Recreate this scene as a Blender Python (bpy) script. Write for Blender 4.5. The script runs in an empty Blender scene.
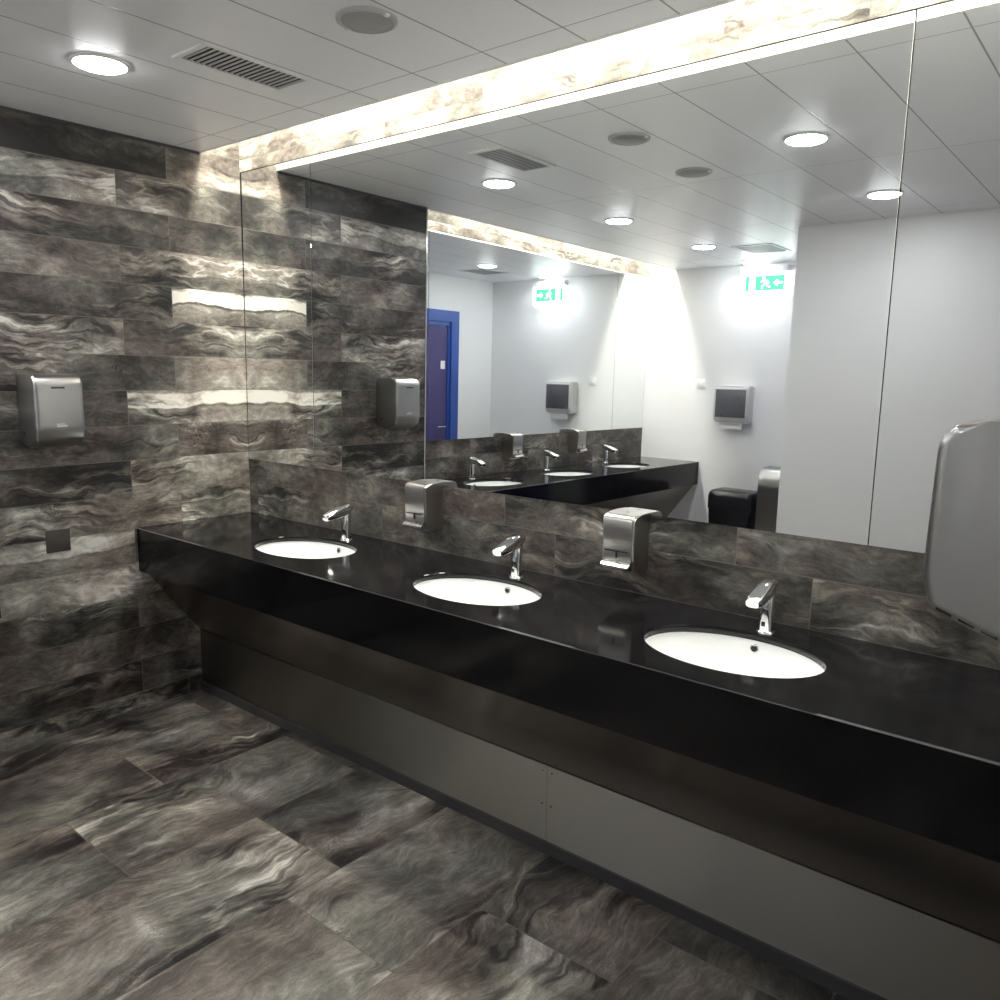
import bpy, bmesh, math, random
from mathutils import Vector, Matrix
random.seed(11)
C = bpy.context.scene.collection
S = bpy.context.scene
PI = math.pi

# ------------------------------------------------------------------ dimensions (metres)
HC = 0.85            # counter height
DC = 0.589           # counter depth
HA = 0.649           # underside of the apron
HB = 1.12            # top of the backsplash
ZC = 2.532           # ceiling
ZT = 3.02            # top of the light trough
WL = 1.25            # length of the tiled left wall
XV = -0.275          # wall of the second vanity
YE = -4.40           # white end wall
YB = -2.965          # white block wall
XB = 1.585            # side of the white block
XR = 3.474           # right return wall
CV = 0.198           # width of the light trough

# ------------------------------------------------------------------ object helpers
def link(name, bm, mat, parent=None, smooth=False):
    me = bpy.data.meshes.new(name)
    bmesh.ops.recalc_face_normals(bm, faces=bm.faces[:])
    bm.to_mesh(me); bm.free()
    o = bpy.data.objects.new(name, me); C.objects.link(o)
    if mat: me.materials.append(mat)
    if parent: o.parent = parent
    if smooth:
        me.shade_smooth()
        try: me.set_sharp_from_angle(angle=math.radians(42))
        except Exception: pass
    return o

def tag(o, label=None, cat=None, group=None, kind=None):
    if label: o['label'] = label
    if cat: o['category'] = cat
    if group: o['group'] = group
    if kind: o['kind'] = kind
    return o

def empty(name, loc, label, cat, group=None, rz=0.0):
    o = bpy.data.objects.new(name, None); C.objects.link(o)
    o.location = loc; o.rotation_euler = (0, 0, rz); o.empty_display_size = 0.05
    return tag(o, label, cat, group)

def kids(o): return [c for c in bpy.data.objects if c.parent == o]

def copy_tree(o, parent=None):
    c = o.copy(); C.objects.link(c)
    if parent: c.parent = parent
    for ch in kids(o): copy_tree(ch, c)
    return c

def bx(bm, a, b):
    x0, y0, z0 = a; x1, y1, z1 = b
    v = [bm.verts.new(p) for p in ((x0,y0,z0),(x1,y0,z0),(x1,y1,z0),(x0,y1,z0),(x0,y0,z1),(x1,y0,z1),(x1,y1,z1),(x0,y1,z1))]
    for f in ((0,3,2,1),(4,5,6,7),(0,1,5,4),(1,2,6,5),(2,3,7,6),(3,0,4,7)):
        bm.faces.new([v[i] for i in f])
    return v

def box(name, a, b, mat, parent=None, bevel=0.0, seg=2):
    bm = bmesh.new(); bx(bm, a, b)
    if bevel:
        bmesh.ops.bevel(bm, geom=bm.edges[:], offset=bevel, segments=seg, affect='EDGES', profile=0.5)
    return link(name, bm, mat, parent, smooth=bool(bevel))

def lathe(bm, prof, seg=40, cx=0, cy=0, cap0=False, cap1=False):
    rings = []
    for r, z in prof:
        rings.append([bm.verts.new((cx + r*math.cos(2*PI*i/seg), cy + r*math.sin(2*PI*i/seg), z)) for i in range(seg)])
    for a, b in zip(rings, rings[1:]):
        for i in range(seg):
            j = (i+1) % seg
            bm.faces.new((a[i], a[j], b[j], b[i]))
    if cap0: bm.faces.new(rings[0])
    if cap1: bm.faces.new(rings[-1])
    return rings

def prism(bm, pts2, y0, y1, axis='Y'):
    """closed 2-D outline pts2 extruded along an axis"""
    def p(a, b, t):
        return {'Y': (a, t, b), 'X': (t, a, b), 'Z': (a, b, t)}[axis]
    A = [bm.verts.new(p(a, b, y0)) for a, b in pts2]; B = [bm.verts.new(p(a, b, y1)) for a, b in pts2]
    bm.faces.new(A); bm.faces.new(B[::-1]); n = len(A)
    for i in range(n):
        j = (i+1) % n
        bm.faces.new((A[i], B[i], B[j], A[j]))

def sweep(bm, path, radii, seg=20, squash=1.0):
    """tube with given radius per path point; ends capped"""
    rings = []
    n = len(path)
    for i, (p, r) in enumerate(zip(path, radii)):
        p = Vector(p)
        d = (Vector(path[min(i+1, n-1)]) - Vector(path[max(i-1, 0)])).normalized()
        s = Vector((1, 0, 0)); u = d.cross(s).normalized(); s = u.cross(d).normalized()
        rings.append([bm.verts.new(p + s*(r*math.cos(2*PI*k/seg)) + u*(r*squash*math.sin(2*PI*k/seg))) for k in range(seg)])
    for a, b in zip(rings, rings[1:]):
        for k in range(seg):
            j = (k+1) % seg
            bm.faces.new((a[k], a[j], b[j], b[k]))
    bm.faces.new(rings[0][::-1]); bm.faces.new(rings[-1])

# ------------------------------------------------------------------ material helpers
class G:
    """tiny node graph builder"""
    def __init__(s, name):
        s.m = bpy.data.materials.new(name); s.m.use_nodes = True
        s.t = s.m.node_tree; s.t.nodes.clear()
        s.out = s.t.nodes.new('ShaderNodeOutputMaterial')
    def n(s, t, **kw):
        nd = s.t.nodes.new(t)
        for k, v in kw.items(): setattr(nd, k, v)
        return nd
    def l(s, a, b): s.t.links.new(a, b)
    def put(s, v, sock):
        if hasattr(v, 'is_linked') or hasattr(v, 'links'): s.l(v, sock)
        else: sock.default_value = v
    def math(s, op, a, b=0.0, c=None, clamp=False):
        nd = s.n('ShaderNodeMath', operation=op, use_clamp=clamp)
        s.put(a, nd.inputs[0]); s.put(b, nd.inputs[1])
        if c is not None: s.put(c, nd.inputs[2])
        return nd.outputs[0]
    def noise(s, vec, scale, detail=3, rough=0.55, dist=0.0):
        nd = s.n('ShaderNodeTexNoise'); s.l(vec, nd.inputs['Vector'])
        nd.inputs['Scale'].default_value = scale; nd.inputs['Detail'].default_value = detail
        nd.inputs['Roughness'].default_value = rough; nd.inputs['Distortion'].default_value = dist
        return nd.outputs['Fac']
    def comb(s, x, y, z):
        nd = s.n('ShaderNodeCombineXYZ')
        for i, v in enumerate((x, y, z)): s.put(v, nd.inputs[i])
        return nd.outputs[0]
    def ramp(s, fac, stops):
        nd = s.n('ShaderNodeValToRGB'); e = nd.color_ramp.elements
        while len(e) < len(stops): e.new(0.5)
        for el, (p, c) in zip(e, stops):
            el.position = p; el.color = (*c, 1) if len(c) == 3 else c
        s.put(fac, nd.inputs[0]); return nd.outputs[0]
    def mix(s, f, a, b, mode='MIX'):
        nd = s.n('ShaderNodeMix', data_type='RGBA', blend_type=mode)
        s.put(f, nd.inputs[0])
        for v, i in ((a, 6), (b, 7)):
            if isinstance(v, tuple): nd.inputs[i].default_value = (*v, 1) if len(v) == 3 else v
            else: s.l(v, nd.inputs[i])
        return nd.outputs[2]
    def smooth(s, v, a, b):
        nd = s.n('ShaderNodeMapRange', interpolation_type='SMOOTHSTEP')
        s.put(v, nd.inputs[0]); nd.inputs[1].default_value = a; nd.inputs[2].default_value = b
        return nd.outputs[0]
    def bsdf(s, color, rough=0.5, metal=0.0, spec=0.5, normal=None, **kw):
        b = s.n('ShaderNodeBsdfPrincipled')
        for v, k in ((color, 'Base Color'), (rough, 'Roughness'), (metal, 'Metallic'), (spec, 'Specular IOR Level')):
            if isinstance(v, tuple): v = (*v, 1)
            s.put(v, b.inputs[k])
        for k, v in kw.items(): s.put((*v, 1) if isinstance(v, tuple) else v, b.inputs[k.replace('_', ' ')])
        if normal is not None: s.l(normal, b.inputs['Normal'])
        s.l(b.outputs[0], s.out.inputs[0]); return b
    def bump(s, h, strength=0.2, dist=0.002):
        nd = s.n('ShaderNodeBump'); s.l(h, nd.inputs['Height'])
        nd.inputs['Strength'].default_value = strength; nd.inputs['Distance'].default_value = dist
        return nd.outputs[0]
    def obj(s): return s.n('ShaderNodeTexCoord').outputs['Object']

def simple(name, color, rough=0.5, metal=0.0, spec=0.5, var=0.06, scale=9.0):
    g = G(name); o = g.obj()
    n = g.noise(o, scale, 4)
    c = g.mix(g.smooth(n, 0.3, 0.7), tuple(x*(1-var) for x in color), tuple(min(1, x*(1+var)) for x in color))
    r = g.math('ADD', rough, g.math('MULTIPLY', g.math('SUBTRACT', g.noise(o, scale*3, 3), 0.5), rough*0.12))
    g.bsdf(c, r, metal, spec); return g.m

def emit(name, color, strength):
    g = G(name); e = g.n('ShaderNodeEmission')
    e.inputs[0].default_value = (*color, 1); e.inputs[1].default_value = strength
    g.l(e.outputs[0], g.out.inputs[0]); return g.m

def brushed(name, color, rough=0.3, aniso=0.75, rot=0.0):
    """brushed stainless steel; rot turns the direction the sheen is drawn out in"""
    g = G(name); o = g.obj()
    big = g.noise(o, 2.0, 1)
    c = g.mix(big, tuple(x*0.985 for x in color), tuple(min(1, x*1.015) for x in color))
    r = rough
    tn = g.n('ShaderNodeTangent', direction_type='RADIAL', axis='Z')
    b = g.bsdf(c, r, 1.0, 0.5, Anisotropic=aniso)
    b.inputs['Anisotropic Rotation'].default_value = rot
    g.l(tn.outputs[0], b.inputs['Tangent'])
    return g.m

def stone_tile(name, rough=0.38, gain=1.0, grout=(0.16, 0.145, 0.13), gw=0.0016, spec=0.4, stretch=1.0, base=0.425, us=1.0):
    """petrified-wood porcelain: wavy strata, cracks, crystalline specks; one seed per tile"""
    g = G(name)
    uv = g.n('ShaderNodeUVMap', uv_map='uv').outputs[0]
    s = g.n('ShaderNodeSeparateXYZ'); g.l(uv, s.inputs[0]); u, v = s.outputs[0], s.outputs[1]
    sd = g.n('ShaderNodeAttribute', attribute_name='seed'); c = g.n('ShaderNodeSeparateColor'); g.l(sd.outputs['Color'], c.inputs[0])
    sx, sy, bias, band = c.outputs[0], c.outputs[1], c.outputs[2], sd.outputs['Alpha']
    sz = g.n('ShaderNodeAttribute', attribute_name='size'); c2 = g.n('ShaderNodeSeparateColor'); g.l(sz.outputs['Color'], c2.inputs[0])
    L, H = c2.outputs[0], c2.outputs[1]
    k = 1.0/stretch
    U = g.math('ADD', g.math('MULTIPLY', u, us), g.math('MULTIPLY', sx, 37.0)); V = g.math('ADD', v, g.math('MULTIPLY', sy, 53.0))
    w1 = g.noise(g.comb(g.math('MULTIPLY', U, 3.2), g.math('MULTIPLY', V, 5.0*k), sx), 1.0, 3, 0.5)
    w2 = g.noise(g.comb(g.math('MULTIPLY', U, 11.0), g.math('MULTIPLY', V, 14.0*k), sy), 1.0, 3, 0.6)
    warp = g.math('ADD', g.math('MULTIPLY', g.math('SUBTRACT', w1, 0.5), 0.15*stretch), g.math('MULTIPLY', g.math('SUBTRACT', w2, 0.5), 0.022*stretch))
    VV = g.math('ADD', V, warp)
    a = g.noise(g.comb(g.math('MULTIPLY', U, 1.6), g.math('MULTIPLY', VV, 11.0*k), sx), 1.0, 7, 0.66)
    b = g.noise(g.comb(g.math('MULTIPLY', U, 2.6), g.math('MULTIPLY', VV, 42.0*k), sy), 1.0, 4, 0.6)
    blot = g.noise(g.comb(g.math('MULTIPLY', U, 4.5), g.math('MULTIPLY', V, 8.0*k), 3.0), 1.0, 4, 0.55, 0.6)
    spk = g.noise(g.comb(U, V, 0.0), 230.0, 2, 0.6)
    # where the layering is strong, else it is cloudy
    lay = g.smooth(g.noise(g.comb(g.math('MULTIPLY', U, 1.5), g.math('MULTIPLY', V, 4.0*k), 9.0), 1.0, 2), 0.46, 0.62)
    f = g.math('ADD', base, g.math('MULTIPLY', g.math('SUBTRACT', a, 0.5), g.math('ADD', 0.7, g.math('MULTIPLY', lay, 0.8))))
    f = g.math('ADD', f, g.math('MULTIPLY', g.math('MULTIPLY', g.math('SUBTRACT', b, 0.5), lay), 0.50))
    f = g.math('ADD', f, g.math('MULTIPLY', g.math('SUBTRACT', blot, 0.5), 1.0))
    f = g.math('ADD', f, g.math('MULTIPLY', g.math('SUBTRACT', bias, 0.5), 1.25))
    # crystalline patches
    cry = g.smooth(g.noise(g.comb(g.math('MULTIPLY', U, 4.0), g.math('MULTIPLY', V, 7.0*k), 21.0), 1.0, 3), 0.60, 0.74)
    vor = g.n('ShaderNodeTexVoronoi'); g.l(g.comb(U, V, 0.0), vor.inputs['Vector']); vor.inputs['Scale'].default_value = 170.0
    f = g.math('ADD', f, g.math('MULTIPLY', cry, g.math('MULTIPLY', g.math('SUBTRACT', vor.outputs['Distance'], 0.42), 0.55)))
    f = g.math('ADD', f, g.math('MULTIPLY', g.math('SUBTRACT', spk, 0.5), 0.20))
    grit = g.noise(g.comb(g.math('MULTIPLY', U, 30.0), g.math('MULTIPLY', VV, 55.0), 5.0), 1.0, 5, 0.7)
    f = g.math('ADD', f, g.math('MULTIPLY', g.math('SUBTRACT', grit, 0.5), 0.60))
    # dark and pale seams that follow the strata
    sd1 = g.noise(g.comb(g.math('MULTIPLY', U, 1.3), g.math('MULTIPLY', VV, 9.0*k), 31.0), 1.0, 4, 0.55)
    seam = g.math('SUBTRACT', 1.0, g.smooth(g.math('ABSOLUTE', g.math('SUBTRACT', sd1, 0.47)), 0.004, 0.022))
    f = g.math('SUBTRACT', f, g.math('MULTIPLY', g.math('MULTIPLY', seam, lay), 0.24))
    pale = g.math('SUBTRACT', 1.0, g.smooth(g.math('ABSOLUTE', g.math('SUBTRACT', sd1, 0.53)), 0.004, 0.020))
    f = g.math('ADD', f, g.math('MULTIPLY', g.math('MULTIPLY', pale, lay), 0.20))
    # broad cream stratum on a few tiles
    vb = g.math('ADD', g.math('DIVIDE', v, H), g.math('MULTIPLY', g.math('SUBTRACT', w1, 0.5), 0.75))
    vb = g.math('ADD', vb, g.math('MULTIPLY', g.math('SUBTRACT', w2, 0.5), 0.16))
    bd = g.math('MULTIPLY', g.smooth(vb, 0.44, 0.49), g.math('SUBTRACT', 1.0, g.smooth(vb, 0.86, 0.95)))
    edge = g.math('SUBTRACT', 1.0, g.smooth(g.math('ABSOLUTE', g.math('SUBTRACT', vb, 0.43)), 0.01, 0.06))
    f = g.math('ADD', f, g.math('MULTIPLY', g.math('MULTIPLY', bd, band), 0.44))
    f = g.math('SUBTRACT', f, g.math('MULTIPLY', g.math('MULTIPLY', edge, band), 0.22))
    f = g.math('ADD', 0.43, g.math('MULTIPLY', g.math('SUBTRACT', f, 0.455), 1.22))
    f = g.math('MAXIMUM', g.math('MINIMUM', f, 1.0), 0.0)
    warm = g.ramp(f, [(0.0, (0.014, 0.011, 0.010)), (0.22, (0.046, 0.037, 0.033)), (0.45, (0.125, 0.103, 0.090)), (0.68, (0.27, 0.235, 0.205)), (0.86, (0.46, 0.42, 0.375)), (1.0, (0.66, 0.63, 0.58))])
    cool = g.ramp(f, [(0.0, (0.014, 0.0135, 0.0125)), (0.22, (0.043, 0.041, 0.037)), (0.45, (0.116, 0.111, 0.096)), (0.68, (0.255, 0.246, 0.214)), (0.86, (0.45, 0.44, 0.39)), (1.0, (0.68, 0.66, 0.60))])
    hue = g.smooth(g.noise(g.comb(g.math('MULTIPLY', U, 2.5), g.math('MULTIPLY', V, 5.0*k), 15.0), 1.0, 2), 0.38, 0.62)
    col = g.mix(hue, warm, cool)
    if gain != 1.0: col = g.mix(1.0, col, (gain, gain, gain), 'MULTIPLY')
    # grout joint
    du = g.math('MINIMUM', u, g.math('SUBTRACT', L, u)); dv = g.math('MINIMUM', v, g.math('SUBTRACT', H, v))
    d = g.math('MINIMUM', du, dv)
    gm = g.math('SUBTRACT', 1.0, g.smooth(d, gw*0.6, gw*1.3))
    col = g.mix(g.math('MULTIPLY', gm, 0.8), col, grout)
    r = g.math('ADD', rough, g.math('MULTIPLY', g.math('SUBTRACT', blot, 0.5), 0.16))
    r = g.math('ADD', r, g.math('MULTIPLY', gm, 0.35))
    hgt = g.math('SUBTRACT', g.math('MULTIPLY', f, 0.25), gm)
    g.bsdf(col, r, 0.0, spec, g.bump(hgt, 0.25, 0.0012))
    return g.m

def white_tile(name, col=(0.80, 0.80, 0.81)):
    """large satin white wall tiles, hairline joints"""
    g = G(name); o = g.obj()
    s = g.n('ShaderNodeSeparateXYZ'); g.l(o, s.inputs[0])
    h = g.math('ADD', s.outputs[0], s.outputs[1])
    fu = g.math('FRACT', g.math('DIVIDE', g.math('ADD', h, 20.0), 0.60)); fv = g.math('FRACT', g.math('DIVIDE', g.math('ADD', s.outputs[2], 10.0), 0.30))
    du = g.math('MULTIPLY', g.math('MINIMUM', fu, g.math('SUBTRACT', 1.0, fu)), 0.60)
    dv = g.math('MULTIPLY', g.math('MINIMUM', fv, g.math('SUBTRACT', 1.0, fv)), 0.30)
    j = g.math('SUBTRACT', 1.0, g.smooth(g.math('MINIMUM', du, dv), 0.0006, 0.0016))
    n = g.noise(o, 3.0, 3)
    c = g.mix(n, tuple(x*0.975 for x in col), tuple(x*1.02 for x in col))
    c = g.mix(g.math('MULTIPLY', j, 0.22), c, (0.62, 0.62, 0.62))
    g.bsdf(c, 0.42, 0.0, 0.4); return g.m

def ceiling_mat(name):
    """lacquered metal ceiling planks 0.3 x 1.2 m with dark joints"""
    g = G(name); o = g.obj()
    s = g.n('ShaderNodeSeparateXYZ'); g.l(o, s.inputs[0])
    fx = g.math('FRACT', g.math('DIVIDE', g.math('ADD', s.outputs[0], 9.0+0.0), 0.30)); fy = g.math('FRACT', g.math('DIVIDE', g.math('ADD', s.outputs[1], 12.0+0.43), 1.21))
    dx = g.math('MULTIPLY', g.math('MINIMUM', fx, g.math('SUBTRACT', 1.0, fx)), 0.30)
    dy = g.math('MULTIPLY', g.math('MINIMUM', fy, g.math('SUBTRACT', 1.0, fy)), 1.21)
    j = g.math('MAXIMUM', g.math('SUBTRACT', 1.0, g.smooth(dx, 0.0015, 0.0040)), g.math('SUBTRACT', 1.0, g.smooth(dy, 0.0010, 0.0028)))
    n = g.noise(o, 2.0, 3)
    c = g.mix(n, (0.80, 0.80, 0.82), (0.85, 0.85, 0.87))
    c = g.mix(g.math('MULTIPLY', j, 0.85), c, (0.16, 0.16, 0.165))
    g.bsdf(c, 0.34, 0.0, 0.5, g.bump(g.math('SUBTRACT', 1.0, j), 0.3, 0.002)); return g.m

def granite(name):
    """polished black stone with faint flecks"""
    g = G(name); o = g.obj()
    v = g.n('ShaderNodeTexVoronoi'); g.l(o, v.inputs['Vector']); v.inputs['Scale'].default_value = 260.0
    fl = g.math('SUBTRACT', 1.0, g.smooth(v.outputs['Distance'], 0.05, 0.24))
    pick = g.smooth(g.noise(o, 90.0, 2), 0.56, 0.70)
    cl = g.noise(o, 6.0, 4)
    base = g.mix(cl, (0.0035, 0.0034, 0.0040), (0.0075, 0.0072, 0.0082))
    c = g.mix(g.math('MULTIPLY', g.math('MULTIPLY', fl, pick), 0.30), base, (0.07, 0.07, 0.075))
    r = g.math('ADD', 0.075, g.math('MULTIPLY', cl, 0.05))
    g.bsdf(c, r, 0.0, 0.25); return g.m

# ------------------------------------------------------------------ materials
M_TILE = stone_tile('stone_wall_tile', stretch=1.45, us=0.85)
M_FLOOR = stone_tile('stone_floor_tile', rough=0.40, gain=1.0, stretch=2.6, gw=0.0022, us=0.6, base=0.46)
M_WHITE = white_tile('white_wall_tile')
M_PAINT = simple('white_paint', (0.78, 0.78, 0.78), 0.6, var=0.02)
M_CEIL = ceiling_mat('ceiling_panels')
M_STONE = granite('black_granite')
M_STEEL = brushed('brushed_steel_panel', (0.33, 0.315, 0.295), 0.34, 0.95, 0.25)
M_STEELD = brushed('brushed_steel_floor_tint', (0.27, 0.24, 0.215), 0.26, 0.5, 0.25)  # browner copy of the panel steel, reflected dark floor put into the colour
M_STEELV = brushed('brushed_steel_casing', (0.42, 0.42, 0.415), 0.30, 0.6)
M_STEELS = brushed('brushed_steel_soap', (0.38, 0.37, 0.355), 0.32, 0.3)
M_ARRIS = simple('honed_edge_highlight', (0.075, 0.075, 0.08), 0.35)  # paler grey paints in the bright highlight along the counter's front edge
M_CHROME = simple('chrome', (0.86, 0.86, 0.88), 0.055, 1.0, var=0.01)
M_POL = simple('polished_steel', (0.62, 0.61, 0.60), 0.16, 1.0, var=0.02)
M_CERAM = simple('white_ceramic', (0.86, 0.87, 0.87), 0.12, 0.0, 0.5, var=0.01)
M_BLACK = simple('black_plastic', (0.012, 0.012, 0.016), 0.22, 0.0, 0.5)
M_DARK = simple('dark_recess', (0.012, 0.012, 0.012), 0.6)
M_KICK = simple('dark_skirting', (0.045, 0.043, 0.046), 0.42)
M_PLATE = simple('taupe_plate', (0.060, 0.052, 0.048), 0.45)
M_WPLAS = simple('white_plastic', (0.80, 0.80, 0.80), 0.35, var=0.02)
M_GPLAS = simple('light_grey_plastic', (0.60, 0.60, 0.60), 0.4, var=0.03)
M_SMOKE = simple('smoked_grey_plastic', (0.115, 0.115, 0.13), 0.28, var=0.01)
M_PAPER = simple('white_paper', (0.85, 0.85, 0.85), 0.8, var=0.02)
M_BLUE = simple('blue_painted_steel', (0.028, 0.085, 0.36), 0.4, var=0.04)
M_PURP = simple('violet_door_leaf', (0.060, 0.050, 0.170), 0.45, var=0.06)
M_SPK = simple('grey_speaker_mesh', (0.33, 0.33, 0.33), 0.5, var=0.05)
M_VENT = simple('grey_vent_metal', (0.45, 0.45, 0.46), 0.4, var=0.03)
M_LAMP = emit('lamp_diffuser', (0.965, 0.98, 1.0), 30.0)
M_LED = emit('led_strip_light', (1.0, 0.965, 0.84), 20.0)
M_SIGNW = emit('sign_white', (0.93, 1.0, 0.97), 2.6)
M_SIGNG = emit('sign_green', (0.12, 0.62, 0.36), 0.55)
g = G('mirror_silver')
g.bsdf(g.mix(g.noise(g.obj(), 2.0, 2), (0.855, 0.875, 0.875), (0.865, 0.885, 0.885)), 0.0, 1.0, 0.5)
M_MIRROR = g.m

# ------------------------------------------------------------------ tiled surfaces
def tile_faces(bm, o, du, dv, ur, vr, us, vs, tl, th, shade=None, flip=False):
    """adds one quad per tile inside ur x vr; us(row) = joint offset of that row; vs = row origin"""
    uvl = bm.loops.layers.uv.get('uv') or bm.loops.layers.uv.new('uv')
    sl = bm.loops.layers.float_color.get('seed') or bm.loops.layers.float_color.new('seed')
    zl = bm.loops.layers.float_color.get('size') or bm.loops.layers.float_color.new('size')
    o, du, dv = Vector(o), Vector(du), Vector(dv)
    r0 = math.floor((vr[0]-vs)/th + 1e-6); r1 = math.ceil((vr[1]-vs)/th - 1e-6)
    for r in range(r0, r1):
        va, vb = vs + r*th, vs + (r+1)*th
        ca, cb = max(va, vr[0]), min(vb, vr[1])
        off = us(r)
        c0 = math.floor((ur[0]-off)/tl + 1e-6); c1 = math.ceil((ur[1]-off)/tl - 1e-6)
        for c in range(c0, c1):
            ua, ub = off + c*tl, off + (c+1)*tl
            da, db = max(ua, ur[0]), min(ub, ur[1])
            if db-da < 1e-4 or cb-ca < 1e-4: continue
            rr = random.Random(r*131 + c*17 + int(abs(o.x*7+o.y*13)*10))
            sx, sy = rr.random(), rr.random()
            bias, band = 0.5 + rr.uniform(-0.12, 0.12), 0.0
            if shade:
                t = shade(r, c, 0.5*(da+db))
                if t: bias, band = 0.5 + t[0], t[1]
                if t and len(t) > 2: sx, sy = t[2], t[3]
            P = [(da, ca), (db, ca), (db, cb), (da, cb)]
            vsx = [bm.verts.new(o + du*a + dv*b) for a, b in P]
            f = bm.faces.new(vsx)
            for lp, (a, b) in zip(f.loops, P):
                lp[uvl].uv = (a-ua, b-va); lp[sl] = (sx, sy, bias, band); lp[zl] = (tl, th, 0, 1)

def link_tiles(name, bm, mat, normal):
    me = bpy.data.meshes.new(name)
    for f in bm.faces:
        f.normal_update()
        n = normal if not callable(normal) else normal(f)
        if f.normal.dot(Vector(n)) < 0: f.normal_flip()
    bm.to_mesh(me); bm.free(); me.materials.append(mat)
    o = bpy.data.objects.new(name, me); C.objects.link(o)
    return tag(o, kind='structure')

ROW, Z0, TL = 0.1535, 0.081, 0.91
# shade of the tiles one sees on the left wall, (row, nearer the corner?) -> bias, cream stratum
LW = {(15,1):(0.06,0), (15,0):(-0.20,0), (14,1):(-0.02,0), (14,0):(0.10,0.35), (13,1):(-0.02,0), (13,0):(-0.06,0.2),
      (12,1):(0.10,0), (12,0):(-0.02,0), (11,1):(0.10,1.0), (11,0):(-0.07,0), (10,1):(-0.02,0.15), (10,0):(0.10,0),
      (9,1):(0.14,0), (9,0):(-0.04,0), (8,1):(0.16,0.6), (8,0):(-0.02,0), (7,1):(-0.07,0), (7,0):(0.02,0),
      (6,1):(0.08,0), (6,0):(-0.12,0), (5,1):(0.02,0), (5,0):(0.03,0), (4,1):(0.0,0), (4,0):(0.13,0.3), (3,1):(0,0), (3,0):(0.14,0),
      (2,1):(-0.02,0), (2,0):(-0.04,0), (1,1):(0.0,0), (1,0):(-0.02,0), (0,1):(-0.04,0), (0,0):(-0.08,0)}
def lw_shade(r, c, mid):
    j = -0.60 if r % 2 == 0 else -0.37
    return LW.get((r, 1 if mid > j else 0))
bm = bmesh.new()
tile_faces(bm, (0,0,0), (0,1,0), (0,0,1), (-WL, 0.0), (0, ZT), lambda r: -0.60 if r % 2 == 0 else -0.37, Z0, TL, ROW, lw_shade)
tile_faces(bm, (0,-WL,0), (-1,0,0), (0,0,1), (0.0, -XV), (0, ZT), lambda r: -0.31 if r % 2 == 0 else -0.6, Z0, TL, ROW)
link_tiles('wall_left', bm, M_TILE, lambda f: (1,0,0) if abs(f.normal.x) > 0.5 else (0,-1,0))

# back wall: tiles behind the counter, plain wall behind the mirror, tiles in the light trough
bm = bmesh.new()
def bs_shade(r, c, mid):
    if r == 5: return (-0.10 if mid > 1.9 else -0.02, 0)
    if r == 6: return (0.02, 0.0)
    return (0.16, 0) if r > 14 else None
tile_faces(bm, (0,0,0), (1,0,0), (0,0,1), (0, XR), (0.0, HB), lambda r: 0.07 if r % 2 else -0.165, HC-5*ROW+0.0, TL, ROW, bs_shade)
tile_faces(bm, (0,0,HB), (1,0,0), (0,1,0), (0, XR), (0.0, 0.022), lambda r: 0.0, 0.0, TL, ROW)
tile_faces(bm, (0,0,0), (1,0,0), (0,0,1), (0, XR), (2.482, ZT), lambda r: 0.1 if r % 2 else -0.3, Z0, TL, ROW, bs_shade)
link_tiles('wall_back', bm, M_TILE, lambda f: (0,-1,0) if abs(f.normal.y) > 0.5 else (0,0,1))
tag(box('wall_back_core', (-0.30, 0.022, 0), (XR, 0.16, ZT+0.05), M_KICK), kind='structure')

# wall behind the second vanity
bm = bmesh.new()
tile_faces(bm, (XV,0,0), (0,1,0), (0,0,1), (YE, -WL), (0.0, HB), lambda r: 0.07 if r % 2 else -0.165, HC-5*ROW, TL, ROW, lambda r,c,m: (-0.04,0))
tile_faces(bm, (XV,0,HB), (0,1,0), (1,0,0), (YE, -WL), (-0.022, 0.0), lambda r: 0.0, -0.022, TL, ROW)
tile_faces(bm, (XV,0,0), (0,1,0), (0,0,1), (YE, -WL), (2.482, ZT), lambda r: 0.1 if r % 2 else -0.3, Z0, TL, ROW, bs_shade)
link_tiles('wall_alcove', bm, M_TILE, lambda f: (1,0,0) if abs(f.normal.x) > 0.5 else (0,0,1))
tag(box('wall_alcove_core', (XV-0.16, YE-0.1, 0), (XV-0.022, -WL, ZT+0.05), M_KICK), kind='structure')

# floor: long tiles laid away from the back wall
bm = bmesh.new()
FO = {0: -0.42, 1: -0.90+0.91, 2: -0.35, 3: -0.806+0.91, 4: -0.1}
def fl_shade(r, c, mid):
    rr = random.Random(r*7+c*3); return (rr.uniform(-0.06, 0.10), 0)
tile_faces(bm, (0,0,0), (0,1,0), (1,0,0), (YE, 0.0), (XV, 4.6), lambda r: FO.get(r, 0.23*r % 0.9), 0.28-0.46, TL, 0.46, fl_shade)
link_tiles('floor', bm, M_FLOOR, (0,0,1))

# white walls, right return wall, outer shell
tag(box('wall_end', (XV-0.16, YE-0.12, 0), (XB+0.1, YE, ZT+0.05), M_WHITE), kind='structure')
tag(box('wall_block', (XB, YE, 0), (4.72, YB, ZC+0.05), M_WHITE), kind='structure')
tag(box('wall_right', (XR, -1.27, 0), (XR+0.12, 0.16, ZT+0.05), M_WHITE), kind='structure')
tag(box('wall_entry', (4.60, YB, 0), (4.72, -0.02, ZC+0.05), M_WHITE), kind='structure')
tag(box('wall_entry_back', (XR+0.12, -0.02, 0), (4.72, 0.10, ZC+0.05), M_WHITE), kind='structure')

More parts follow.
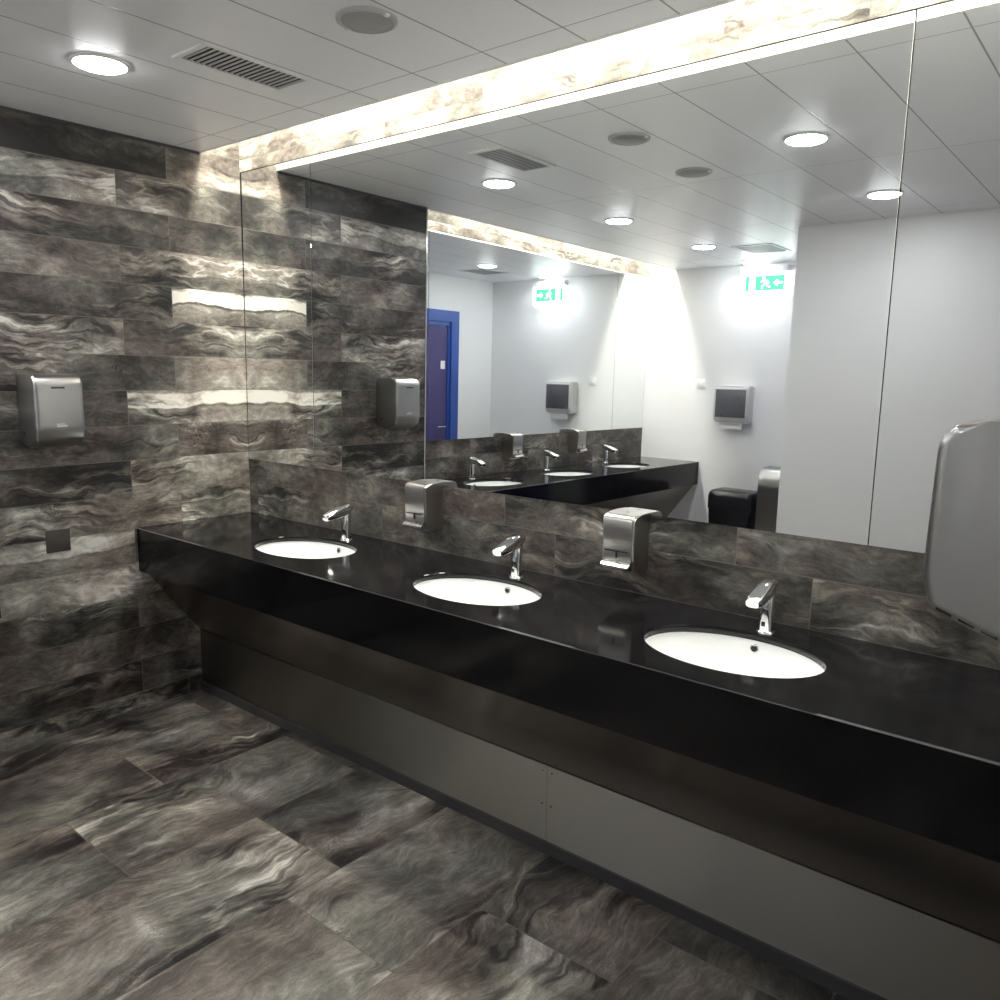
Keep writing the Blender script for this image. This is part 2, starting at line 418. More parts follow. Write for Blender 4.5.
# ceiling with the two light troughs left open along the mirrors
bm = bmesh.new()
bx(bm, (-0.008, YE, ZC), (XB, -CV-0.012, ZC+0.03))
bx(bm, (XB, YB, ZC), (XR+0.12, -CV-0.012, ZC+0.03))
bx(bm, (XR+0.12, YB, ZC), (4.60, -0.02, ZC+0.03))
link('ceiling', bm, M_CEIL)['kind'] = 'structure'
bm = bmesh.new()   # roof of the troughs and their upstand
bx(bm, (-0.30, -CV-0.05, ZT), (XR+0.12, 0.05, ZT+0.04))
bx(bm, (-0.30, YE, ZT), (0.04, -CV-0.05, ZT+0.04))
link('ceiling_trough', bm, M_PAINT)['kind'] = 'structure'
tag(box('trim_1', (0.0, -CV-0.012, ZC-0.002), (XR, -CV, ZT), M_PAINT), kind='structure')
tag(box('trim_2', (-0.02, YE, ZC-0.002), (-0.008, -WL-0.003, ZT), M_PAINT), kind='structure')
tag(box('trim_3', (-0.006, -WL-0.004, 0.0), (0.004, -WL+0.006, ZC), M_POL), kind='structure')
tag(box('trim_4', (0.0, -WL, ZC-0.012), (0.006, -CV-0.012, ZC), M_KICK), kind='structure')
tag(box('ceiling_fill', (-0.30, -WL, ZC+0.03), (-0.004, -CV-0.012, ZC+0.06), M_PAINT), kind='structure')

# LED strips lying in the troughs
tag(box('light_strip', (0.03, -0.165, 3.006), (XR-0.03, -0.045, 3.0195), M_LED), 'long warm white strip light hidden in the ceiling trough over the front mirror', 'strip light')
tag(box('light_strip', (-0.220, YE+0.03, 3.006), (-0.130, -WL-0.03, 3.0195), M_LED), 'warm white strip light in the ceiling trough over the second, reflected vanity', 'strip light')

# ------------------------------------------------------------------ mirrors
TILT = 0.006
def mirror_panel(x0, x1, label, group='mirror panels of the long front mirror'):
    bm = bmesh.new()
    bx(bm, (x0, 0.0, HB+0.001-1.8), (x1, 0.007, 2.480-1.8))
    bmesh.ops.bevel(bm, geom=bm.edges[:], offset=0.0005, segments=1, affect='EDGES')
    o = link('mirror', bm, M_MIRROR); o.location = (0, 0, 1.8); o.rotation_euler = (-TILT, 0, 0)
    return tag(o, label, 'mirror', group)
mirror_panel(0.006, 0.526, 'narrow frameless mirror panel in the corner against the stone tiled wall')
mirror_panel(0.529, 2.939, 'widest frameless mirror panel above the three basins')
mirror_panel(2.942, XR-0.004, 'frameless mirror panel at the right end behind the large hand dryer')
def mirror2(y0, y1, label):
    bm = bmesh.new(); bx(bm, (XV-0.007, y0, HB+0.001), (XV, y1, 2.480))
    bmesh.ops.bevel(bm, geom=bm.edges[:], offset=0.0005, segments=1, affect='EDGES')
    return tag(link('mirror', bm, M_MIRROR), label, 'mirror', 'mirror panels above the second vanity')
JA, JB = -1.55, -3.86
mirror2(JA+0.0015, -WL-0.004, 'reflected mirror panel showing part of the blue door')
mirror2(JB+0.0015, JA-0.0015, 'reflected mirror panel showing the green exit sign and paper dispenser')
mirror2(YE+0.004, JB-0.0015, 'narrow reflected mirror panel next to the bright white end wall')

# ------------------------------------------------------------------ vanity
SINK_X = [0.86, 1.79, 2.70]
def make_vanity(length, sinks, root, panel_x, flip=False):
    """local frame: back wall y=0, front -y, x from 0 to length"""
    RX, RY, CY = 0.245, 0.175, -0.315
    T = 0.022
    bm = bmesh.new()
    cuts = []
    for s in sinks: cuts.append((s-0.32, s+0.32, s))
    y0, y1 = -DC, -0.001
    def cell(xa, xb, s):
        angs = sorted({round(2*PI*i/72, 6) for i in range(72)} | {round(math.atan2(yy-CY, xx-s) % (2*PI), 6) for xx in (xa, xb) for yy in (y0, y1)})
        def rect(a):
            dx, dy = math.cos(a), math.sin(a); t = 1e9
            if dx > 1e-9: t = min(t, (xb-s)/dx)
            if dx < -1e-9: t = min(t, (xa-s)/dx)
            if dy > 1e-9: t = min(t, (y1-CY)/dy)
            if dy < -1e-9: t = min(t, (y0-CY)/dy)
            return (s+dx*t, CY+dy*t)
        def ell(a, e=0.0):
            k = 1.0/math.sqrt((math.cos(a)/(RX+e))**2 + (math.sin(a)/(RY+e))**2)
            return (s+k*math.cos(a), CY+k*math.sin(a))
        R = [bm.verts.new((*rect(a), HC)) for a in angs]; E = [bm.verts.new((*ell(a, 0.002), HC)) for a in angs]
        E1 = [bm.verts.new((*ell(a), HC-0.002)) for a in angs]; E2 = [bm.verts.new((*ell(a), HC-T)) for a in angs]
        Rb = [bm.verts.new((*rect(a), HC-T)) for a in angs]
        n = len(angs)
        for i in range(n):
            j = (i+1) % n
            for A, B in ((R, E), (E, E1), (E1, E2), (E2, Rb)):
                bm.faces.new((A[i], A[j], B[j], B[i]))
    x = 0.0
    for xa, xb, s in cuts:
        if xa > x: bm_quads(bm, x, xa, y0, y1, T)
        cell(xa, xb, s); x = xb
    bm_quads(bm, x, length, y0, y1, T)
    bmesh.ops.remove_doubles(bm, verts=bm.verts[:], dist=1e-5)
    top = link('countertop', bm, M_STONE, root)
    for p in top.data.polygons: p.use_smooth = abs(p.normal.z) < 0.3
    # apron with a small eased front edge
    bm = bmesh.new(); e = 0.004
    prism(bm, [(-DC+e, HC-0.0002), (-DC, HC-e), (-DC, HA+0.002), (-DC+0.002, HA), (-DC+0.022, HA), (-DC+0.022, HC-T-0.001), (-DC+0.012, HC-T-0.001), (-DC+0.012, HC-0.0002)], 0.0, length, 'X')
    ap = link('apron', bm, M_STONE, root); ap.data.materials.append(M_ARRIS)
    for p in ap.data.polygons:
        if p.normal.z > 0.5 and p.normal.y < -0.5: p.material_index = 1
    # sloping steel under panel
    bm = bmesh.new(); prism(bm, [(-DC+0.024, HA+0.003), (-0.300, 0.306), (-0.296, 0.309), (-DC+0.026, HA+0.010)], 0.0, length, 'X')
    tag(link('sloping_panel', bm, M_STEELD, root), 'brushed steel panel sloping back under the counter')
    xs = [0.0] + panel_x + [length]
    for a, b in zip(xs, xs[1:]):
        p = box('lower_panel', (a+0.001, -0.303, 0.042), (b-0.001, -0.297, 0.305), M_STEEL, root)
        tag(p, 'upright brushed steel panel near the floor')
        for sx in (a+0.018, b-0.018):
            if 0.05 < sx < length-0.05:
                for sz in (0.285, 0.17):
                    bm = bmesh.new(); lathe(bm, [(0.0045, 0.0), (0.004, 0.0015), (0.0012, 0.002)], 10, cap1=True)
                    s = link('screw', bm, M_POL, p, True); s.rotation_euler = (PI/2, 0, 0); s.location = (sx, -0.303, sz)
    tag(box('plinth', (0.0, -0.312, 0.0), (length, -0.29, 0.042), M_KICK, root), 'dark plinth strip at the floor')
def bm_quads(bm, xa, xb, y0, y1, T):
    for z in (HC, HC-T):
        bm.faces.new([bm.verts.new(p) for p in ((xa,y0+ (0.004 if z==HC else 0.012),z),(xb,y0+(0.004 if z==HC else 0.012),z),(xb,y1,z),(xa,y1,z))])

JX = 2.10
v1 = empty('vanity_counter', (0,0,0), 'long black polished stone washbasin counter with deep front over brushed steel panels', 'counter', 'vanity counters')
make_vanity(XR, SINK_X, v1, [JX])
L2 = -YE - WL - 0.018
S2Y = [-1.88, -2.75, -3.60]
v2 = empty('vanity_counter', (XV, YE, 0), 'black washbasin counter seen only in the mirror, ending at the white wall', 'counter', 'vanity counters', rz=PI/2)
make_vanity(L2, sorted(y - YE for y in S2Y), v2, [1.6])

# ------------------------------------------------------------------ washbasins
def make_basin(label):
    root = empty('washbasin', (0,0,0), label, 'washbasin', 'undermounted oval washbasins')
    RX, RY, Zt = 0.252, 0.182, HC-0.0225
    prof = [(1.06, 0.0), (1.0, 0.0), (0.985, -0.018), (0.95, -0.055), (0.88, -0.090), (0.74, -0.120), (0.52, -0.138), (0.28, -0.147), (0.10, -0.150)]
    bm = bmesh.new(); seg = 64; rings = []
    for k, z in prof: rings.append([bm.verts.new((RX*k*math.cos(2*PI*i/seg), RY*k*math.sin(2*PI*i/seg), Zt+z)) for i in range(seg)])
    outer = []
    for k, z in [(1.06, -0.012), (1.03, -0.03), (0.98, -0.075), (0.86, -0.12), (0.6, -0.152), (0.2, -0.165)]:
        outer.append([bm.verts.new((RX*k*math.cos(2*PI*i/seg), RY*k*math.sin(2*PI*i/seg), Zt+z)) for i in range(seg)])
    def strip(a, b):
        for i in range(seg):
            j = (i+1) % seg; bm.faces.new((a[i], a[j], b[j], b[i]))
    for a, b in zip(rings, rings[1:]): strip(a, b)
    strip(rings[0], outer[0])
    for a, b in zip(outer, outer[1:]): strip(a, b)
    strip(rings[-1], outer[-1])
    bowl = link('bowl', bm, M_CERAM, root, True)
    bm = bmesh.new(); lathe(bm, [(0.031, 0.004), (0.029, 0.006), (0.024, 0.006), (0.020, 0.002), (0.004, 0.001)], 28, cap1=True)
    d = link('drain', bm, M_CHROME, root, True); d.location = (0, 0, Zt-0.151)
    # overflow hole high on the tap side of the bowl
    a = math.radians(91); k = 0.982; nrm = Vector((math.cos(a)/RX, math.sin(a)/RY, -0.9*0 )).normalized()
    bm = bmesh.new(); lathe(bm, [(0.0125, 0.0), (0.0125, 0.0025), (0.0095, 0.003), (0.0085, 0.0004)], 24, cap1=False)
    ov = link('overflow_ring', bm, M_POL, root, True)
    bm = bmesh.new(); lathe(bm, [(0.009, 0.0008), (0.001, 0.0009)], 20, cap1=True)
    hole = link('overflow_hole', bm, M_DARK, root)
    dirv = (-nrm + Vector((0, 0, 0.28))).normalized()
    loc = Vector((RX*k*math.cos(a), RY*k*math.sin(a), Zt-0.024)) + dirv*0.0005
    for q in (ov, hole):
        q.location = loc; q.rotation_euler = dirv.to_track_quat('Z', 'Y').to_euler()
    return root

# ------------------------------------------------------------------ taps
def make_tap(label):
    root = empty('faucet', (0,0,HC), label, 'faucet', 'chrome sensor taps')
    bm = bmesh.new(); lathe(bm, [(0.026, 0.0), (0.026, 0.004), (0.0235, 0.007), (0.022, 0.008)], 36, cap0=True, cap1=True)
    link('base_ring', bm, M_CHROME, root, True)
    bm = bmesh.new()
    sweep(bm, [(0,0,0.006), (0,0,0.03), (0,0.001,0.07), (0,0.002,0.105), (0,0.004,0.124)], [0.0215, 0.0205, 0.0200, 0.0202, 0.0195], 32)
    link('body', bm, M_CHROME, root, True)
    # chunky tilted head, thick over the body and tapering to the outlet
    prof = [(0.030, 0.148, 0.014, 0.006), (0.021, 0.143, 0.0215, 0.015), (-0.002, 0.134, 0.0235, 0.0235), (-0.035, 0.126, 0.0245, 0.0225), (-0.070, 0.117, 0.0240, 0.0195), (-0.098, 0.110, 0.0225, 0.0165), (-0.111, 0.107, 0.0185, 0.0115)]
    bm = bmesh.new(); seg = 28; rings = []
    n = len(prof)
    for i, (y, z, hw, hh) in enumerate(prof):
        a = prof[max(i-1, 0)]; b = prof[min(i+1, n-1)]
        t = Vector((0, b[0]-a[0], b[1]-a[1])).normalized(); up = Vector((0, -t.z, t.y)); up = up if up.z > 0 else -up
        ring = []
        for k in range(seg):
            an = 2*PI*k/seg; ca, sa = math.cos(an), math.sin(an)
            sx = math.copysign(abs(ca)**0.62, ca); sz = math.copysign(abs(sa)**0.62, sa)
            ring.append(bm.verts.new(Vector((hw*sx, y, z)) + up*(hh*sz)))
        rings.append(ring)
    for a, b in zip(rings, rings[1:]):
        for k in range(seg):
            j = (k+1) % seg; bm.faces.new((a[k], a[j], b[j], b[k]))
    bm.faces.new(rings[0]); bm.faces.new(rings[-1][::-1])
    link('spout', bm, M_CHROME, root, True)
    bm = bmesh.new(); lathe(bm, [(0.011, 0.0), (0.011, 0.006), (0.008, 0.006), (0.008, 0.003)], 20, cap0=True, cap1=True)
    ae = link('aerator', bm, M_POL, root, True); ae.location = (0, -0.093, 0.0945); ae.rotation_euler = (math.radians(-20), 0, 0)
    se = box('sensor_window', (-0.0055, -0.0225, 0.022), (0.0055, -0.018, 0.036), M_BLACK, root, 0.0015)
    return root

# ------------------------------------------------------------------ soap dispensers
def make_soap(label):
    """back on y=0, faces -y, z from 0"""
    root = empty('soap_dispenser', (0,0,0), label, 'soap dispenser', 'wall mounted steel soap dispensers')
    W, D_, H_ = 0.118, 0.100, 0.190
    bm = bmesh.new()
    out = [(0.0, 0.0), (0.0, H_), (-D_+0.022, H_-0.003), (-D_+0.009, H_-0.007), (-D_+0.003, H_-0.013), (-D_, H_-0.022), (-D_+0.004, 0.040), (-D_+0.018, 0.024), (-D_+0.022, 0.004), (-D_+0.030, 0.0)]
    prism(bm, out, -W/2, W/2, 'X')
    bmesh.ops.bevel(bm, geom=[e for e in bm.edges if all(abs(abs(v.co.x)-W/2) < 1e-6 for v in e.verts) and e.verts[0].co.x*e.verts[1].co.x > 0 and max(v.co.y for v in e.verts) < -0.004], offset=0.006, segments=3, affect='EDGES')
    body = link('body', bm, M_STEELS, root, True)
    bm = bmesh.new()
    prism(bm, [(-D_+0.016, 0.006), (-D_-0.010, 0.010), (-D_-0.017, 0.016), (-D_-0.017, 0.026), (-D_-0.008, 0.033), (-D_+0.010, 0.038), (-D_+0.016, 0.030)], -0.052, 0.052, 'X')
    bmesh.ops.bevel(bm, geom=bm.edges[:], offset=0.003, segments=2, affect='EDGES')
    bar = tag(link('push_bar', bm, M_POL, root, True), 'polished push bar along the bottom')
    box('window_groove', (-0.045, -D_-0.0008, 0.066), (0.040, -D_+0.006, 0.069), M_DARK, root)
    box('sight_slot', (-0.004, -D_-0.0008, 0.046), (0.001, -D_+0.006, 0.066), M_DARK, root)
    bm = bmesh.new(); lathe(bm, [(0.006, 0.0), (0.006, 0.0015), (0.002, 0.0018)], 16, cap1=True)
    lk = link('lock', bm, M_POL, root, True); lk.location = (0, -0.040, H_-0.0016)
    return root

# ------------------------------------------------------------------ hand dryers
def rounded_case(bm, w, d, h):
    """casing: back on y=0, front -y, top and front corners strongly rounded, underside cut back"""
    prof = [(0.0, 0.004), (0.0, h), (-0.62*d, h), (-d+0.022, h-0.006), (-d+0.004, h-0.030), (-d, 0.070), (-d+0.012, 0.022), (-0.45*d, -0.010)]
    prism(bm, prof, -w/2, w/2, 'X')
    def at(v, y, z): return abs(v.co.y-y) < 1e-4 and abs(v.co.z-z) < 1e-4
    front = []
    for e in bm.edges:
        a, b = e.verts
        side = abs(a.co.x-b.co.x) < 1e-6
        if side and min(a.co.y, b.co.y) < -0.01: front.append(e)
        elif not side and a.co.y < -0.3*d: front.append(e)
    bmesh.ops.bevel(bm, geom=front, offset=0.024, segments=6, affect='EDGES', profile=0.55, clamp_overlap=True)

def make_dryer(label, loc, rz):
    root = empty('hand_dryer', loc, label, 'hand dryer', 'brushed steel hand dryers', rz)
    w, d, h = 0.184, 0.172, 0.285
    bm = bmesh.new(); rounded_case(bm, w, d, h)
    case = link('casing', bm, M_STEELV, root, True)
    box('back_plate', (-w/2+0.006, -0.010, 0.012), (w/2-0.006, 0.0, h-0.006), M_DARK, root, 0.003)
    bm = bmesh.new(); prism(bm, [(-0.030, 0.012), (-0.128, 0.010), (-0.142, 0.022), (-0.142, 0.040), (-0.030, 0.040)], -0.075, 0.075, 'X')
    tag(link('air_outlet', bm, M_BLACK, root), 'black air outlet under the casing')
    # small brand badge (illegible in the photograph: a row of short dark strokes) and info label
    bm = bmesh.new()
    for i in range(7):
        x = -0.030 + i*0.0072
        bx(bm, (x, -d-0.0012, 0.2285), (x+0.0048, -d+0.006, 0.2355))
    link('badge', bm, M_KICK, root)
    bm = bmesh.new(); bx(bm, (-0.020, -d-0.0008, 0.0805), (0.020, -d+0.004, 0.0845)); bx(bm, (-0.020, -d-0.0008, 0.0885), (0.012, -d+0.004, 0.0915))
    link('info_label', bm, M_WPLAS, root)
    # dark air slots along the lower edge of both flanks
    p0, p1 = Vector((0, -d+0.020, 0.0255)), Vector((0, -0.40*d, -0.004))
    for s in (-1, 1):
        for t0, t1 in ((0.04, 0.28), (0.38, 0.62), (0.72, 0.96)):
            a, b = p0.lerp(p1, t0), p0.lerp(p1, t1)
            bm = bmesh.new(); xs = s*(w/2-0.0045)
            prism(bm, [(a.y, a.z-0.001), (b.y, b.z-0.001), (b.y, b.z+0.0035), (a.y, a.z+0.0035)], xs-0.0035, xs+0.0035, 'X')
            link('air_slot', bm, M_DARK, root)
    for s in (-1, 1):
        bm = bmesh.new(); lathe(bm, [(0.005, 0.0), (0.005, 0.002), (0.002, 0.0022)], 14, cap1=True)
        sc = link('screw', bm, M_DARK, root, True); sc.rotation_euler = (0, s*PI/2, 0); sc.location = (s*(w/2-0.0005), -0.045, 0.05)
    return root

# place: basins, taps, dispensers of the near counter
BL = ['white oval basin nearest the stone tiled left wall', 'middle white oval basin of the near counter, between the two soap dispensers', 'largest looking white oval basin, nearest the right end of the counter']
FL = ['chrome tap at the basin nearest the stone tiled left wall', 'chrome tap between the two soap dispensers on the near counter', 'chrome tap at the rightmost basin of the near counter']
basin = make_basin(BL[0]); tap = make_tap(FL[0])
TX = [0.875, 1.803, 2.714]
for i, x in enumerate(SINK_X):
    b = basin if i == 0 else copy_tree(basin); b.location = (x, -0.315, 0); b['label'] = BL[i]
    t = tap if i == 0 else copy_tree(tap); t.location = (TX[i], -0.112, HC); t['label'] = FL[i]
BL2 = ['reflected white oval basin furthest left on the second counter', 'reflected middle basin of the second counter', 'reflected basin beside the white end wall']
FL2 = ['reflected chrome tap furthest left on the second counter', 'reflected chrome tap at the middle of the second counter', 'reflected chrome tap nearest the white end wall']
for i, y in enumerate(S2Y):
    b = copy_tree(basin); b.location = (XV+0.315, y, 0); b.rotation_euler = (0, 0, PI/2); b['label'] = BL2[i]
    t = copy_tree(tap); t.location = (XV+0.112, y, HC); t.rotation_euler = (0, 0, PI/2); t['label'] = FL2[i]
soap = make_soap('steel soap dispenser on the stone backsplash, the further left of the two')
soap.location = (1.275, 0, 0.945)
s2 = copy_tree(soap); s2.location = (2.205, 0, 0.938); s2['label'] = 'steel soap dispenser on the stone backsplash between the middle and rightmost taps'
for y, lb in ((-2.41, 'reflected soap dispenser left of the middle tap on the second counter'), (-3.26, 'reflected soap dispenser right of the middle tap on the second counter')):
    s = copy_tree(soap); s.location = (XV, y, 0.955); s.rotation_euler = (0, 0, PI/2); s['label'] = lb
make_dryer('brushed steel hand dryer on the stone tiled left wall', (0, -0.950, 1.250), PI/2)
make_dryer('large close hand dryer at the right edge of the picture, seen from its side', (XR, -1.02, 1.240), -PI/2)

# outlet cover on the left wall
pl = tag(box('outlet_cover', (0.0, -0.976, 0.795), (0.006, -0.880, 0.890), M_PLATE, None, 0.0015), 'small square taupe cover plate on the stone wall left of the counter', 'cover plate')

# ------------------------------------------------------------------ ceiling fittings
def make_lamp(label):
    root = empty('ceiling_light', (0,0,ZC), label, 'ceiling light', 'round recessed ceiling lights')
    bm = bmesh.new(); lathe(bm, [(0.090, 0.0), (0.089, -0.005), (0.080, -0.0085), (0.077, -0.006), (0.077, 0.0)], 48)
    link('trim_ring', bm, M_WPLAS, root, True)
    bm = bmesh.new(); lathe(bm, [(0.077, -0.005), (0.0765, -0.009), (0.070, -0.0125), (0.05, -0.0150), (0.004, -0.016)], 40, cap1=True)
    link('diffuser', bm, M_LAMP, root, True)
    return root
LP = [(0.76, -1.00, 'lit ceiling light furthest left, beside the slatted vent in the mirror'),
      (0.755, -2.17, 'lit ceiling light in the middle of the left row of three in the mirror'),
      (0.76, -3.34, 'lit ceiling light above the paper dispenser wall, third of the left row'),
      (0.76, -4.23, 'lit ceiling light close to the green exit sign at the white end wall'),
      (2.28, -1.10, 'largest looking lit ceiling light, upper right of the mirror'),
      (2.27, -2.28, 'lit ceiling light over the white block wall, touching the mirror joint')]
lamp = None
for x, y, lb in LP:
    o = lamp if lamp is None else copy_tree(lamp)
    if o is None: o = lamp = make_lamp(lb)
    o.location = (x, y, ZC); o['label'] = lb
def make_speaker(label):
    root = empty('ceiling_speaker', (0,0,ZC), label, 'ceiling speaker', 'round grey ceiling discs')
    bm = bmesh.new(); lathe(bm, [(0.086, 0.0), (0.085, -0.006), (0.076, -0.010), (0.073, -0.008), (0.072, -0.004)], 44)
    link('rim', bm, M_VENT, root, True)
    bm = bmesh.new(); lathe(bm, [(0.073, -0.006), (0.055, -0.012), (0.03, -0.015), (0.003, -0.016)], 40, cap1=True)
    link('grille', bm, M_SPK, root, True)
    for s in (-1, 1): box('rim_glint', (s*0.080-0.006, -0.007, -0.012), (s*0.080+0.006, 0.007, -0.006), M_WPLAS, root)  # white bits painting the bright glints on the rim
    return root
sp = make_speaker('unlit grey ceiling disc, the left and larger looking of the two'); sp.location = (1.70, -0.70, ZC)
sq = copy_tree(sp); sq.location = (1.67, -1.34, ZC); sq['label'] = 'unlit grey ceiling disc, the right and smaller looking of the two'
def make_vent(label, cx, cy, w, l, n):
    root = empty('air_vent', (cx, cy, ZC), label, 'air vent', 'ceiling air vents')
    bm = bmesh.new(); f = 0.018
    for a, b in (((-w/2,-l/2,-0.006),(w/2,-l/2+f,0)), ((-w/2,l/2-f,-0.006),(w/2,l/2,0)), ((-w/2,-l/2+f,-0.006),(-w/2+f,l/2-f,0)), ((w/2-f,-l/2+f,-0.006),(w/2,l/2-f,0))): bx(bm, a, b)
    link('frame', bm, M_WPLAS, root)
    box('dark_backing', (-w/2+f, -l/2+f, -0.0015), (w/2-f, l/2-f, -0.0005), M_DARK, root)
    for i in range(n):
        y = -l/2+f + (l-2*f)*(i+0.5)/n
        s = box('slat', (-w/2+f, -0.0012-0.004, -0.0055), (w/2-f, 0.0012+0.004, -0.0042), M_VENT, root); s.location = (0, y, 0)
make_vent('long slatted air vent in the ceiling near the left mirror edge', 1.10, -0.69, 0.19, 0.40, 18)
make_vent('square air vent in the ceiling above the exit sign', 1.07, -3.64, 0.30, 0.38, 16)

# ------------------------------------------------------------------ white end wall: exit sign, switch, paper, bins
ex = empty('exit_sign', (0.82, YE, 2.28), 'glowing green and white emergency exit sign high on the white end wall', 'exit sign')
box('housing', (-0.20, 0.0, 0.175), (0.20, 0.075, 0.225), M_WPLAS, ex, 0.004)
box('panel', (-0.20, 0.030, 0.0), (0.20, 0.040, 0.175), M_SIGNW, ex)
bm = bmesh.new(); bx(bm, (-0.165, 0.040, 0.030), (0.165, 0.0425, 0.150)); link('green_field', bm, M_SIGNG, ex)
def stroke(bm, p, q, t):
    p, q = Vector((p[0], 0, p[1])), Vector((q[0], 0, q[1])); d = (q-p).normalized(); n_ = Vector((d.z, 0, -d.x))*t/2
    P = [p-n_, p+n_, q+n_, q-n_]
    A = [bm.verts.new((a.x, 0.0425, a.z)) for a in P]; B = [bm.verts.new((a.x, 0.0440, a.z)) for a in P]
    bm.faces.new(B)
    for i in range(4): bm.faces.new((A[i], A[(i+1)%4], B[(i+1)%4], B[i]))
# running figure, arrow and doorway (seen from +y)
bm = bmesh.new()
hd = [(-0.008+0.010*math.cos(2*PI*i/16), 0.130+0.010*math.sin(2*PI*i/16)) for i in range(16)]
bm.faces.new([bm.verts.new((a, 0.0440, b)) for a, b in hd])
for p, q, t in (((-0.004,0.124),(0.012,0.085),0.020), ((0.010,0.088),(-0.016,0.070),0.011), ((-0.016,0.070),(-0.020,0.045),0.010), ((0.012,0.086),(0.030,0.062),0.011), ((0.030,0.062),(0.050,0.060),0.009),
                ((-0.004,0.116),(-0.030,0.100),0.008), ((0.002,0.114),(0.028,0.104),0.008), ((0.028,0.104),(0.034,0.088),0.008)): stroke(bm, p, q, t)
link('running_figure', bm, M_SIGNW, ex)
bm = bmesh.new()
for p, q, t in (((0.150,0.090),(0.085,0.090),0.012), ((0.083,0.086),(0.108,0.112),0.012), ((0.083,0.094),(0.108,0.068),0.012)): stroke(bm, p, q, t)
link('arrow', bm, M_SIGNW, ex)
bm = bmesh.new(); bx(bm, (-0.130,0.0425,0.040), (-0.080,0.044,0.140)); link('doorway', bm, M_SIGNW, ex)

sw = empty('light_switch', (0.295, YE, 1.535), 'small white wall switch left of the paper towel dispenser', 'switch')
box('plate', (-0.042, 0.0, -0.042), (0.042, 0.009, 0.042), M_WPLAS, sw, 0.003)
box('rocker', (-0.024, 0.008, -0.026), (0.024, 0.013, 0.026), M_WPLAS, sw, 0.002)

td = empty('paper_towel_dispenser', (0.625, YE, 1.215), 'grey smoked paper towel dispenser on the white end wall', 'towel dispenser')
bm = bmesh.new(); prism(bm, [(0.0, 0.0), (0.0, 0.315), (0.100, 0.315), (0.118, 0.300), (0.118, 0.055), (0.090, 0.0)], -0.155, 0.155, 'X')
bmesh.ops.bevel(bm, geom=[e for e in bm.edges if max(v.co.y for v in e.verts) > 0.05], offset=0.012, segments=3, affect='EDGES')
link('casing', bm, M_GPLAS, td, True)
box('front_cover', (-0.135, 0.10, 0.045), (0.135, 0.1225, 0.282), M_SMOKE, td, 0.006)
tag(td.children[-1] if td.children else kids(td)[-1], 'darker smoked grey front cover')
box('outlet_lip', (-0.10, 0.03, -0.008), (0.10, 0.095, 0.004), M_GPLAS, td)
pt = tag(box('paper_towel', (-0.09+0.625, YE+0.055, 1.160), (0.09+0.625, YE+0.075, 1.224), M_PAPER), 'white paper towel hanging out below the grey dispenser', 'paper towel')

# black swing bin
bn = empty('waste_bin', (0.75, -4.22, 0), 'black plastic waste bin with rounded top by the white end wall', 'waste bin')
bm = bmesh.new()
def rrect(w, d, r, z, n=6):
    out = []
    for cx, cy, a0 in ((w/2-r, d/2-r, 0), (-w/2+r, d/2-r, PI/2), (-w/2+r, -d/2+r, PI), (w/2-r, -d/2+r, 1.5*PI)):
        for i in range(n+1):
            a = a0 + PI/2*i/n; out.append((cx+r*math.cos(a), cy+r*math.sin(a), z))
    return out
def loft(bm, secs, cap0=True, cap1=True):
    R = [[bm.verts.new(p) for p in s] for s in secs]; n = len(R[0])
    for a, b in zip(R, R[1:]):
        for i in range(n):
            j = (i+1) % n; bm.faces.new((a[i], a[j], b[j], b[i]))
    if cap0: bm.faces.new(R[0][::-1])
    if cap1: bm.faces.new(R[-1])
loft(bm, [rrect(0.32, 0.22, 0.03, 0.0), rrect(0.33, 0.23, 0.03, 0.01), rrect(0.37, 0.27, 0.035, 0.49), rrect(0.38, 0.28, 0.035, 0.50)])
link('body', bm, M_BLACK, bn, True)
bm = bmesh.new()
loft(bm, [rrect(0.385, 0.285, 0.04, 0.502), rrect(0.385, 0.285, 0.04, 0.60), rrect(0.378, 0.272, 0.045, 0.630), rrect(0.355, 0.235, 0.05, 0.650), rrect(0.30, 0.17, 0.05, 0.660)])
link('lid', bm, M_BLACK, bn, True)
bm = bmesh.new(); prism(bm, [(0.138, 0.525), (0.1435, 0.525), (0.1435, 0.590), (0.128, 0.625), (0.122, 0.622)], -0.13, 0.13, 'X')
link('swing_flap', bm, M_BLACK, bn, True)

# steel bin half hidden by the white block
sb = empty('steel_bin', (1.17, -4.27, 0), 'tall stainless steel bin with curved top half hidden by the white block wall', 'waste bin')
bm = bmesh.new()
prism(bm, [(-0.12, 0.0), (0.12, 0.0), (0.125, 0.70), (0.118, 0.78), (0.09, 0.84), (0.04, 0.865), (-0.12, 0.87)], -0.20, 0.20, 'X')
link('body', bm, M_STEELV, sb, True)
box('base', (-0.195, -0.115, -0.0), (0.195, 0.128, 0.03), M_KICK, sb)

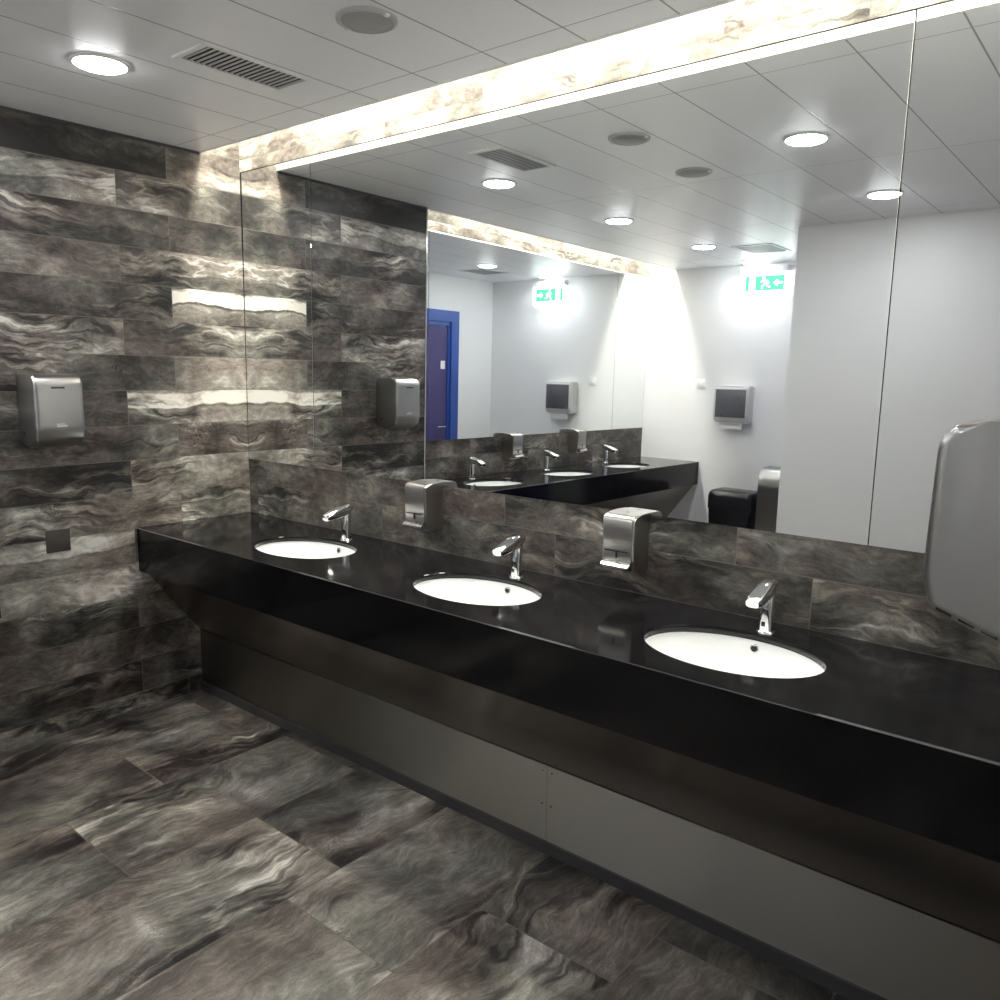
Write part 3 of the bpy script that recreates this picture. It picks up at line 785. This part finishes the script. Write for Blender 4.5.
# ------------------------------------------------------------------ blue door on the side of the block
dr = bpy.data.objects.new('door_1', None); C.objects.link(dr); dr.location = (XB, -3.47, 0); tag(dr, kind='structure')
bm = bmesh.new()   # door frame: local x = world x
for a, b in (((-0.05, -0.36, 0), (0.0, -0.25, 2.19)), ((-0.05, 0.25, 0), (0.0, 0.36, 2.19)), ((-0.05, -0.25, 2.08), (0.0, 0.25, 2.19))): bx(bm, a, b)
link('door_frame', bm, M_BLUE, dr)
bm = bmesh.new()
for a, b in (((-0.03, -0.25, 0), (0.0, -0.22, 2.08)), ((-0.03, 0.22, 0), (0.0, 0.25, 2.08)), ((-0.03, -0.22, 2.04), (0.0, 0.22, 2.08))): bx(bm, a, b)
link('door_stop', bm, M_BLUE, dr)
lf = box('door_leaf', (-0.018, -0.218, 0.01), (0.0, 0.218, 2.035), M_PURP, dr)
hb = bmesh.new(); sweep(hb, [(-0.02, -0.165, 1.05), (-0.06, -0.165, 1.05)], [0.010, 0.010], 16); sweep(hb, [(-0.06, -0.17, 1.05), (-0.06, -0.05, 1.05)], [0.009, 0.009], 16)
link('door_handle', hb, M_CHROME, lf, True)
box('door_sign', (-0.021, -0.19, 1.62), (-0.018, -0.13, 1.70), M_WPLAS, lf)

# ------------------------------------------------------------------ camera
F, YAW, PITCH, ROLL = 815.77, -0.6880, -0.1586, 0.0166
f = Vector((math.sin(YAW)*math.cos(PITCH), math.cos(YAW)*math.cos(PITCH), math.sin(PITCH)))
r = Vector((math.cos(YAW), -math.sin(YAW), 0)); u = r.cross(f)
r2 = math.cos(ROLL)*r + math.sin(ROLL)*u; u2 = -math.sin(ROLL)*r + math.cos(ROLL)*u
cam = bpy.data.cameras.new('camera'); co = bpy.data.objects.new('camera', cam); C.objects.link(co)
mt = Matrix((r2, u2, -f)).transposed().to_4x4(); mt.translation = Vector((3.5509, -2.3363, 1.5805))
co.matrix_world = mt
cam.sensor_width = 36.0; cam.lens = F/1000*36.0; cam.clip_start = 0.02
S.camera = co

# ------------------------------------------------------------------ world and view
w = bpy.data.worlds.new('world'); S.world = w; w.use_nodes = True
w.node_tree.nodes['Background'].inputs[0].default_value = (0.02, 0.02, 0.02, 1)
S.view_settings.view_transform = 'Standard'; S.view_settings.look = 'None'
S.view_settings.exposure = 2.0; S.view_settings.gamma = 1.0; S.view_settings.use_curve_mapping = False
S.cycles.max_bounces = 14; S.cycles.diffuse_bounces = 6; S.cycles.glossy_bounces = 10
S.cycles.blur_glossy = 0.6; S.cycles.sample_clamp_indirect = 6.0
